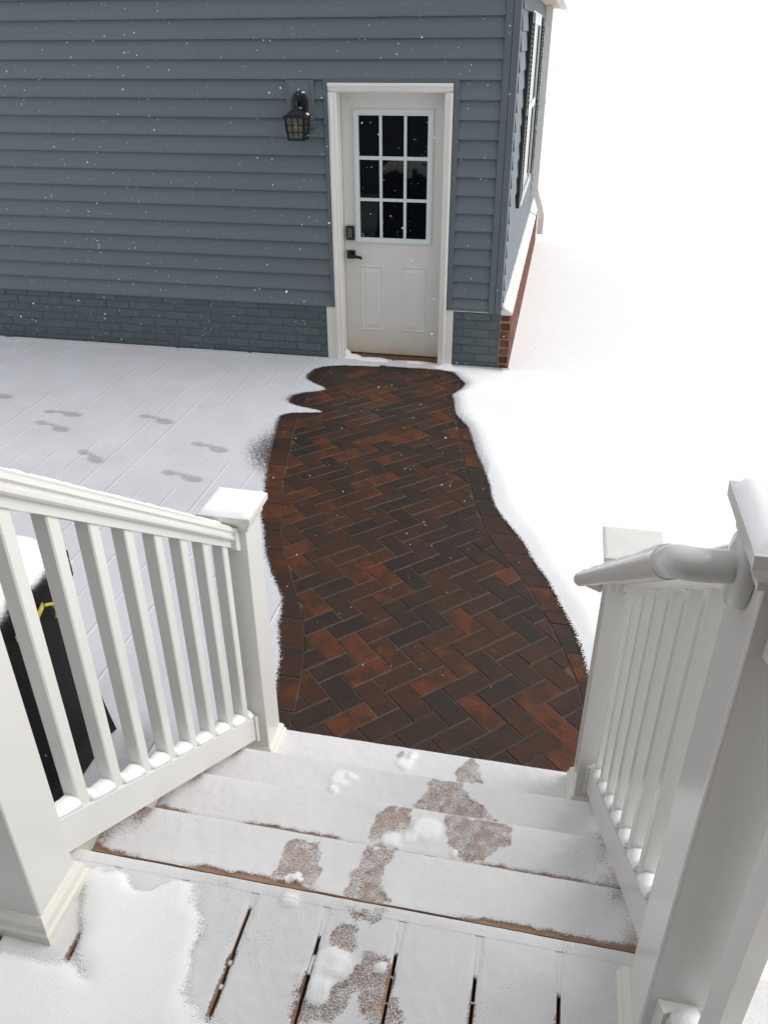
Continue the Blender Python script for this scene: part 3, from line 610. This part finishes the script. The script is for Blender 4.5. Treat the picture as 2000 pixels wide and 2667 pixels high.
for x0, x1, y0, y1, z, lev in sheets:
    plug = lev == 7; br = lev in (5, 7); fas = lev == 6
    if br or fas: lev = 4
    if lev == 4 and (x1 < .80 or x0 > 2.25): step = .03
    else: step = .006
    nx, ny = max(5, int((x1-x0)/step)), max(3, int((y1-y0)/step)); ex = .001
    X, Y = np.meshgrid(np.linspace(x0+ex, x1-ex, nx), np.linspace(y0+ex, y1-ex, ny))
    wob = (vnoise(X, Y, 45, 1)-.5)*.018+(vnoise(X, Y, 120, 2)-.5)*.010
    cov = .785+.14*(vnoise(X, Y, 9, 3)-.5)+0*X
    for pl in BARE[lev]: cov = np.minimum(cov, .47+.6*np.clip((sdf(X, Y, pl)+wob)/.010, 0, 1)+.16*(vnoise(X, Y, 60, 8)-.5))
    fr = np.zeros_like(X); zz = .0028+.002*vnoise(X, Y, 60, 4)+.0025*vnoise(X, Y, 14, 5)
    for lx_, ly_, r in LUMPS[lev]:
        t = smooth((r*1.15-np.hypot(X-lx_, Y-ly_)-wob*.8)/(r*.55)); fr = np.maximum(fr, t); cov = np.maximum(cov, t); zz = zz+t*.0065*(.7+.6*vnoise(X, Y, 55, 7))
    # snow is worn or melted along board edges
    if plug: cov = np.minimum(cov, .2+.9*smooth(np.minimum(Y-y0, y1-Y)/.005))
    elif br: cov = np.minimum(cov, .25+.8*smooth((Y-y0)/.02))
    elif fas: cov = np.minimum(cov+.06, .55+.5*vnoise(X, Y*0, 9, 4))
    elif lev == 4:
        dx = np.minimum(X-x0, x1-X); start = -5.462-(.055+.07*vnoise(X*0+x0, Y*0, 7, 5)); on = smooth((start-Y)/.03)
        cov = np.minimum(cov, 1-on*(1-np.clip(.25+(dx+wob*.30)/.007, 0, 1)))
    else:
        back = y0 < NOSE[lev]-.2
        if not back:
            db = Y-y0; wgt = np.clip(.75+2.2*(vnoise(X, Y*0, 5, 6)-.35), 0, 1)*(1 if lev >= 3 else .8 if lev == 2 else .4)
            cov = np.minimum(cov, 1-wgt*(1-np.clip(.05+(db+wob*.5)/.024, 0, 1)))
        else: cov = np.minimum(cov, .15+1.2*np.clip((y1-Y)/.02+.2, 0, 1))
        # sheltered smear under each end of the railing
        sm = np.exp(-((X-.895-.25*(Y-y1))/.022)**2)*np.exp(-((Y-y1)/.06)**2)*(0 if back else 1); cov = cov-.42*sm*(lev > 0)
        cov = cov-.22*smooth((.87-X)/.05)-.25*smooth((X-1.975)/.04)*(vnoise(X, Y, 30, 9))
        cov = np.minimum(cov, np.clip(.45+(y1-Y)/.006, 0, 1))
    edge = np.minimum(np.minimum(X-x0, x1-X), np.minimum(Y-y0, y1-Y) if not fas else y1-Y)
    if lev == 4 and not fas: edge = np.where(Y > -5.50, np.minimum(np.minimum(X-x0, x1-X) if not br else .01, Y-y0), edge)
    zz = zz*smooth((edge+.002)/.006)+.0008
    co_all.append(np.stack([X, Y, z+zz], -1).reshape(-1, 3)); idx = off+np.arange(nx*ny).reshape(ny, nx); off += nx*ny
    q_all.append(np.stack([idx[:-1, :-1], idx[:-1, 1:], idx[1:, 1:], idx[1:, :-1]], -1).reshape(-1, 4))
    A['cover'].append(np.clip(cov, 0, 1).ravel()); A['fresh'].append(fr.ravel()); A['foot'].append(np.zeros(nx*ny))
raw_obj('deck_snow', np.concatenate(co_all), np.concatenate(q_all), {k_: np.concatenate(v_) for k_, v_ in A.items()}, 'snow_deck', kind='stuff', label='thin trodden snow on the deck boards and steps', category='snow')

X, Y = np.meshgrid(np.linspace(.46, 1.42, 110), np.linspace(-6.35, -5.474, 100))
wob = (vnoise(X, Y, 16, 1)-.5)*.06+(vnoise(X, Y, 50, 2)-.5)*.02
d = np.minimum(1.205-.30*(Y+5.58)-X, -5.482-Y+.3*np.maximum(X-1.05, 0))+wob
d = np.maximum(d, np.minimum(-5.70-Y+.2*(1.25-X), 1.40-X)+wob)
d = np.minimum(d, np.maximum(X-.985+.5*(Y+5.60), -5.665-Y)+wob*.5)
dc = smooth((d+.03)/.07)
grid_obj('deck_drift', X, Y, .9035+.016*dc*(.8+.4*vnoise(X, Y, 8, 3)), dict(cover=dc, fresh=np.ones_like(X), foot=X*0), 'snow_deck', kind='stuff', label='deeper bright snow drifted over the deck beside the left post', category='snow')

# ------------------------------------------------------------------ railings
PW = .116
def post(par, cx, cy, z0, z1, inv):
    bm = bmesh.new(); h = PW/2; box(bm, cx-h, cx+h, cy-h, cy+h, z0, z1, bev=.006, seg=3); p = done('newel_post', bm, 'vinyl', par); p.matrix_parent_inverse = inv
    bm = bmesh.new(); R = lambda s, z: [(cx-s, cy-s, z), (cx+s, cy-s, z), (cx+s, cy+s, z), (cx-s, cy+s, z)]
    loft(bm, [R(h+.001, z1-.035), R(h+.008, z1-.033), R(h+.009, z1-.022), R(h+.016, z1-.012), R(h+.022, z1+.0), R(h+.023, z1+.018), R(h+.016, z1+.021), R(.012, z1+.025)]); done('post_cap', bm, 'vinyl', p)
    bm = bmesh.new(); loft(bm, [R(h+.017, z0), R(h+.017, z0+.028), R(h+.012, z0+.034), R(h+.011, z0+.05), R(h+.004, z0+.062), R(h+.0005, z0+.064)]); done('base_trim', bm, 'creme', p)
    return p
def railing(cx0, cx1, label, right):
    # cx0 at the lower newel, cx1 at the upper one
    root = empty('stair_railing', (cx0, -4.455, .18), label=label, category='railing', group='white vinyl stair railings'); inv = Matrix.Translation(-Vector((cx0, -4.455, .18)))
    post(root, cx0, -4.455, .18, 1.156, inv); post(root, cx1, -5.5675, .90, 1.887, inv)
    Y0, Y1 = -4.512, -5.511; X = lambda y: cx0+(cx1-cx0)*(y-Y0)/(Y1-Y0)
    zb = lambda y: .292+(-4.53-y)*.685; zu = lambda y: 1.055+(-4.513-y)*.728
    def sweep(prof, f, name, y0=Y0, y1=Y1):
        bm = bmesh.new(); loft(bm, [[(X(y)+a, y, f(y)+b) for a, b in prof] for y in (y0, y1)]); o = done(name, bm, 'vinyl', root); o.matrix_parent_inverse = inv; return o
    sweep([(-.023, 0), (.023, 0), (.025, .003), (.025, .096), (.021, .100), (-.021, .100), (-.025, .096), (-.025, .003)], zb, 'bottom_rail')
    sweep([(-.021, 0), (.021, 0), (.022, .022), (.031, .026), (.034, .031), (.034, .040), (.029, .044), (.029, .050), (.034, .056), (.032, .068), (.022, .076), (0, .080), (-.022, .076), (-.032, .068), (-.034, .056), (-.029, .050), (-.029, .044), (-.034, .040), (-.034, .031), (-.031, .026), (-.022, .022)], zu, 'top_rail')
    for y0, y1, f, hx, z_, zt in ((Y0+.004, Y0-.028, zb, .031, -.006, .108), (Y0+.004, Y0-.03, zu, .037, -.006, .070), (Y1-.004, Y1+.022, zb, .031, -.006, .108), (Y1-.004, Y1+.022, zu, .037, -.006, .070)):
        bm = bmesh.new(); loft(bm, [[(X(y)-hx, y, f(y)+z_), (X(y)+hx, y, f(y)+z_), (X(y)+hx, y, f(y)+zt), (X(y)-hx, y, f(y)+zt)] for y in (y0, y1)]); o = done('rail_bracket', bm, 'vinyl', root); o.matrix_parent_inverse = inv
    sn = bmesh.new(); hb = .017
    ys = [-4.575-.116*k for k in range(8)]
    for y in ys:
        bm = bmesh.new(); c = X(y)
        loft(bm, [[(c-hb+b, y-hb+e, z(y-hb+e)) for b, e in ((0, .003), (.003, 0), (2*hb-.003, 0), (2*hb, .003), (2*hb, 2*hb-.003), (2*hb-.003, 2*hb), (.003, 2*hb), (0, 2*hb-.003))] for z in (lambda t: zb(t)+.09, lambda t: zu(t)+.015)])
        o = done('baluster', bm, 'vinyl', root); o.matrix_parent_inverse = inv
    # pillows of snow on the bottom rail between balusters
    for i, (a, b) in enumerate(zip([-4.53]+[y-hb for y in ys], [y+hb for y in ys]+[-5.505])):
        n = 10
        for k in range(n): pass
        rings = []
        for k in range(n+1):
            t = k/n; y = a+(b-a)*t; hgt = .004+(.020+.006*random.random())*(.35+.65*abs(math.cos(math.pi*t))) ; wd = .023
            rings.append([(X(y)-wd, y, zb(y)+.0985), (X(y)+wd, y, zb(y)+.0985), (X(y)+wd*.92, y, zb(y)+.1+hgt*.5), (X(y)+wd*.4, y, zb(y)+.1+hgt), (X(y)-wd*.4, y, zb(y)+.1+hgt*1.05), (X(y)-wd*.92, y, zb(y)+.1+hgt*.5)])
        loft(sn, rings)
    # ragged crust of snow on the top rail's outer shoulder
    sg = -1 if not right else 1; rings = []; n = 90
    for k in range(n+1):
        y = Y0-.02+(Y1-Y0+.02)*k/n; hgt = .006+.007*random.random(); o_ = .026 if random.random() < .85 else .006
        rings.append([(X(y)+sg*.002, y, zu(y)+.079), (X(y)+sg*.034, y, zu(y)+.058), (X(y)+sg*(.035), y, zu(y)+.064+hgt*.5), (X(y)+sg*.022, y, zu(y)+.078+hgt), (X(y)+sg*.006, y, zu(y)+.080+hgt*.5)])
    loft(sn, rings)
    return root, sn, X, zb, zu
rootL, snL, XLr, zbL, zuL = railing(.880, .876, 'white vinyl stair railing on the left, beside the covered grill', False)
rootR, snR, XRr, zbR, zuR = railing(2.022, 2.044, 'white vinyl stair railing on the right with a round grab rail', True)
done('rail_snow', snL, 'snow', smooth=True, kind='stuff', label='snow lodged on the left stair railing between its balusters', category='snow')
done('rail_snow', snR, 'snow', smooth=True, kind='stuff', label='snow lodged on the right stair railing between its balusters', category='snow')
# grab rail on the right
inv = Matrix.Translation(-Vector((2.022, -4.455, .18)))
bm = bmesh.new(); G0 = Vector((1.905, -5.568, 1.838)); G1 = Vector((1.900, -4.395, 1.002)); gd = G1-G0
P = [(1.984, -5.563, 1.838), (1.960, -5.571, 1.840), (1.935, -5.580, 1.844), (1.917, -5.584, 1.847), (1.908, -5.580, 1.846)]
P += [tuple(G0+gd*t) for t in (0, .03, .25, .5, .75, .97, 1)]
P += [(1.904, -4.381, .994), (1.918, -4.374, .989), (1.963, -4.40, .989)]
tube(bm, P, .0195, 20); g_ = done('grab_rail', bm, 'vinyl', rootR, smooth=True); g_.matrix_parent_inverse = inv
bm = bmesh.new()
def ros(s, x): return [(x, -5.563+s*.036*math.cos(t), 1.834+s*.050*math.sin(t)) for t in [2*math.pi*i/24 for i in range(24)]]
loft(bm, [ros(1, 1.985), ros(1, 1.975), ros(.9, 1.968), ros(.6, 1.966)]); done('rosette', bm, 'vinyl', g_, smooth=True)
for t, nm in ((.03, 0), (.985, 1)):
    bm = bmesh.new(); c = G0+gd*t; d = gd.normalized(); tube(bm, [c-d*.006, c+d*.006], .0208, 20); done('coupling', bm, 'vinyl', g_, smooth=True)
bm = bmesh.new(); rings = []
for k in range(61):
    t = .05+.92*k/60; c = G0+gd*t; hgt = .004+.003*random.random()+.002*math.sin(k*.5)
    rings.append([c+Vector((-.012, 0, .015)), c+Vector((.015, 0, .015)), c+Vector((.015, 0, .021+hgt*.5)), c+Vector((.004, 0, .024+hgt)), c+Vector((-.008, 0, .022+hgt*.7))])
loft(bm, rings)
done('grab_rail_snow', bm, 'snow', smooth=True, kind='stuff', label='crusty snow along the top of the round grab rail', category='snow')
# snow pads on post caps
def pad(cx, cy, z, lab):
    bm = bmesh.new(); n = 12; s = .079; rings = []
    X, Y = np.meshgrid(np.linspace(-s, s, 15), np.linspace(-s, s, 15)); e = np.minimum(s-np.abs(X), s-np.abs(Y))
    Z = .010*smooth(e/.010)+.002*vnoise(X+cx, Y+cy, 25, 2)*smooth(e/.01)
    co = np.stack([X+cx, Y+cy, z+Z], -1).reshape(-1, 3); idx = np.arange(225).reshape(15, 15); q = np.stack([idx[:-1, :-1], idx[:-1, 1:], idx[1:, 1:], idx[1:, :-1]], -1).reshape(-1, 4)
    bm.free(); raw_obj('post_snow', co, q, {}, 'snow_smooth', kind='stuff', label=lab, category='snow')
pad(.880, -4.455, 1.1745, 'smooth snow pad on the left lower newel post')
pad(2.044, -5.5675, 1.9055, 'smooth snow pad on the tall right newel post at frame edge')

# deck railing leaving the upper right post at an angle
dr_ = empty('deck_railing', (2.02, -5.63, .9), label='white vinyl deck railing leaving the tall right post at the frame edge', category='railing'); dinv = Matrix.Translation(-Vector((2.02, -5.63, .9)))
an = math.radians(20); D = Vector((math.sin(an), -math.cos(an), 0)); Nn = Vector((math.cos(an), math.sin(an), 0)); O3 = Vector((2.034, -5.622, 0))
def dpart(name, bm): o = done(name, bm, 'vinyl', dr_); o.matrix_parent_inverse = dinv; return o
def drail(z0, z1, hw_, name):
    bm = bmesh.new(); loft(bm, [[O3+D*t+Nn*a+Vector((0, 0, z)) for a, z in ((-hw_, z0), (hw_, z0), (hw_, z1-.004), (hw_-.004, z1), (-hw_+.004, z1), (-hw_, z1-.004))] for t in (0, 1.2)]); dpart(name, bm)
drail(.985, 1.080, .025, 'bottom_rail'); drail(1.765, 1.84, .026, 'top_rail')
for k in range(10):
    c = O3+D*(.083+.116*k); bm = bmesh.new(); h = .017
    loft(bm, [[c+Nn*a+D*b+Vector((0, 0, z)) for a, b in ((-h, -h), (h, -h), (h, h), (-h, h))] for z in (1.075, 1.77)]); dpart('baluster', bm)
for z0, z1, hx in ((.975, 1.088, .031), (1.762, 1.835, .029)):
    bm = bmesh.new(); loft(bm, [[O3+D*t+Nn*a+Vector((0, 0, z)) for a, z in ((-hx, z0), (hx, z0), (hx, z1), (-hx, z1))] for t in (-.01, .014)]); dpart('rail_bracket', bm)
bm = bmesh.new()
loft(bm, [[O3+D*t+Nn*a+Vector((0, 0, 1.079+z)) for a, z in ((-.024, 0), (.024, 0), (.02, .012), (0, .017), (-.02, .012))] for t in (.015, .03, .045, .065)])
loft(bm, [[O3+D*t+Nn*a+Vector((0, 0, 1.079+z)) for a, z in ((-.024, 0), (.024, 0), (.02, .012), (0, .017), (-.02, .012))] for t in (.101, .13, .15, .18)])
done('rail_snow', bm, 'snow', smooth=True, kind='stuff', label='snow on the bottom rail of the deck railing', category='snow')

# ------------------------------------------------------------------ covered grill behind the left railing
gr = empty('covered_grill', (-.22, -4.66, 0), label='snow topped barbecue grill under a black cover with yellow strap', category='grill'); ginv = Matrix.Translation(-Vector((-.22, -4.66, 0)))
def gpart(name, bm, m, par=None, **k):
    o = done(name, bm, m, par or gr, **k)
    if par is None: o.matrix_parent_inverse = ginv
    return o
def rr(x0, x1, y0, y1, r, z, n=6, fold=0):
    out = []
    for cx, cy, a0 in ((x1-r, y1-r, 0), (x0+r, y1-r, 90), (x0+r, y0+r, 180), (x1-r, y0+r, 270)):
        for k in range(n):
            a = math.radians(a0+90*k/(n-1)); f = fold*math.sin(len(out)*1.9+z*3)
            out.append((cx+(r+f)*math.cos(a), cy+(r+f)*math.sin(a), z))
    return out
bm = bmesh.new()
loft(bm, [rr(-.66, .225, -5.02, -4.30, .07, .02, fold=.016), rr(-.65, .215, -5.01, -4.31, .07, .15, fold=.014), rr(-.63, .195, -4.99, -4.33, .07, .45, fold=.008), rr(-.62, .185, -4.98, -4.34, .06, .74, fold=.004), rr(-.62, .19, -4.98, -4.34, .06, .80), rr(-.60, .165, -4.95, -4.36, .07, .86), rr(-.54, .10, -4.90, -4.40, .09, .92), rr(-.40, -.03, -4.80, -4.50, .10, .955)])
cv = gpart('cover', bm, 'cover', smooth=True)
bm = bmesh.new(); box(bm, .150, .200, -4.385, -4.325, .735, .845, bev=.012); gpart('side_handle', bm, 'cover')
bm = bmesh.new(); pts = [(.200, -4.52, .75), (.206, -4.57, .735), (.206, -4.62, .73), (.203, -4.68, .735)]
loft(bm, [[(x, y, z-.011), (x+.004, y, z-.011), (x+.004, y, z+.011), (x, y, z+.011)] for x, y, z in pts])
loft(bm, [[(x, y-.015, z), (x+.004, y-.015, z), (x+.004, y+.015, z), (x, y+.015, z)] for x, y, z in ((.205, -4.600, .735), (.209, -4.594, .66), (.212, -4.584, .565))])
tube(bm, [(.207, -4.52, .75), (.214, -4.49, .735), (.212, -4.475, .70), (.207, -4.48, .67)], .006, 8); gpart('strap', bm, 'yellow', cv)
bm = bmesh.new(); X, Y = np.meshgrid(np.linspace(-.66, .215, 60), np.linspace(-5.0, -4.32, 48))
e = np.minimum(np.minimum(X+.64, .20-X), np.minimum(Y+4.985, -4.33-Y)); hz = np.interp(e, [-.02, 0, .03, .09, .2], [.76, .80, .858, .92, .957])+.006; bm.free()
cov = np.clip((e+.01)/.05+2.2*(vnoise(X, Y, 13, 3)-.52), 0, 1); hole = np.exp(-(((X-.02)/.10)**2+((Y+4.46)/.035)**2)); cov = np.clip(cov-1.8*hole*vnoise(X, Y, 30, 4)-1.3*np.exp(-(((X-.12)/.07)**2+((Y+4.58)/.03)**2))*vnoise(X, Y, 35, 6), 0, 1)
grid_obj('grill_snow', X, Y, hz+.018*cov+.008*vnoise(X, Y, 18, 5), dict(cover=cov, fresh=np.full_like(X, .75), foot=X*0), 'snow_deck', kind='stuff', label='white snow heaped on the black covered grill', category='snow')

# ------------------------------------------------------------------ unseen house added behind the deck for pane reflections and shading
mh = empty('unseen_main_house', (1.0, -8.05, 0), label='unseen dark sided house added behind the deck for pane reflections and shading', category='house'); minv = Matrix.Translation(-Vector((1.0, -8.05, 0)))
bm = bmesh.new()
loft(bm, [[(x, -8.3, -.05), (x, -8.0, -.05)]+[(x, -8.0+d, z) for k in range(42) for z, d in ((k*C, .013), (k*C+C-.002, 0))]+[(x, -8.3, 42*C)] for x in (-4.5, 6.5)]); o = done('wall', bm, 'siding', mh); o.matrix_parent_inverse = minv
for nm, m_, a in (('door_frame', 'casing', (.95, 2.85, -8.0, -7.96, .90, 3.05)), ('pane', 'glass', (1.03, 1.87, -7.99, -7.955, .98, 2.97)), ('pane', 'glass', (1.93, 2.77, -7.99, -7.955, .98, 2.97))):
    bm = bmesh.new(); box(bm, *a); o = done(nm, bm, m_, mh); o.matrix_parent_inverse = minv

bm = bmesh.new(); loft(bm, [[(x, -8.0, 3.52), (x, -8.0, 3.36), (x, -6.55, 3.16), (x, -6.55, 3.30)] for x in (-.9, 4.6)]); o = done('added_shade_roof', bm, 'roof', mh); o.matrix_parent_inverse = minv  # unseen roof slab added to darken the post faces turned towards the house

# ------------------------------------------------------------------ falling snow
N = 3600; P = np.stack([rng.uniform(-3.0, 1.75, N), rng.uniform(-5.3, -.12, N), rng.uniform(.05, 2.9, N)], -1)
keep = ~((P[:, 1] < -4.2) & (P[:, 0] > .7)); P = P[keep]
r = rng.lognormal(math.log(.0016), .42, len(P)); co, q = [], []
for i, (p_, s) in enumerate(zip(P, r)):
    s = min(s, .0048); a = rng.normal(size=3); a /= np.linalg.norm(a); b = np.cross(a, rng.normal(size=3)); b /= np.linalg.norm(b); c = np.cross(a, b); k_ = rng.uniform(1, 1.8)
    V_ = [p_+a*s*k_, p_+b*s, p_-a*s*k_*.8, p_-b*s*.9, p_+c*s*.8, p_-c*s*.7]; o_ = 6*i; co += V_
    q += [(o_, o_+1, o_+4), (o_+1, o_+2, o_+4), (o_+2, o_+3, o_+4), (o_+3, o_, o_+4), (o_+1, o_, o_+5), (o_+2, o_+1, o_+5), (o_+3, o_+2, o_+5), (o_, o_+3, o_+5)]
me = bpy.data.meshes.new('snowflakes'); me.from_pydata([tuple(map(float, v)) for v in co], [], q); me.materials.append(M['flake'])
link('snowflakes', me, kind='stuff', label='fine white snowflakes falling through the air', category='snow')
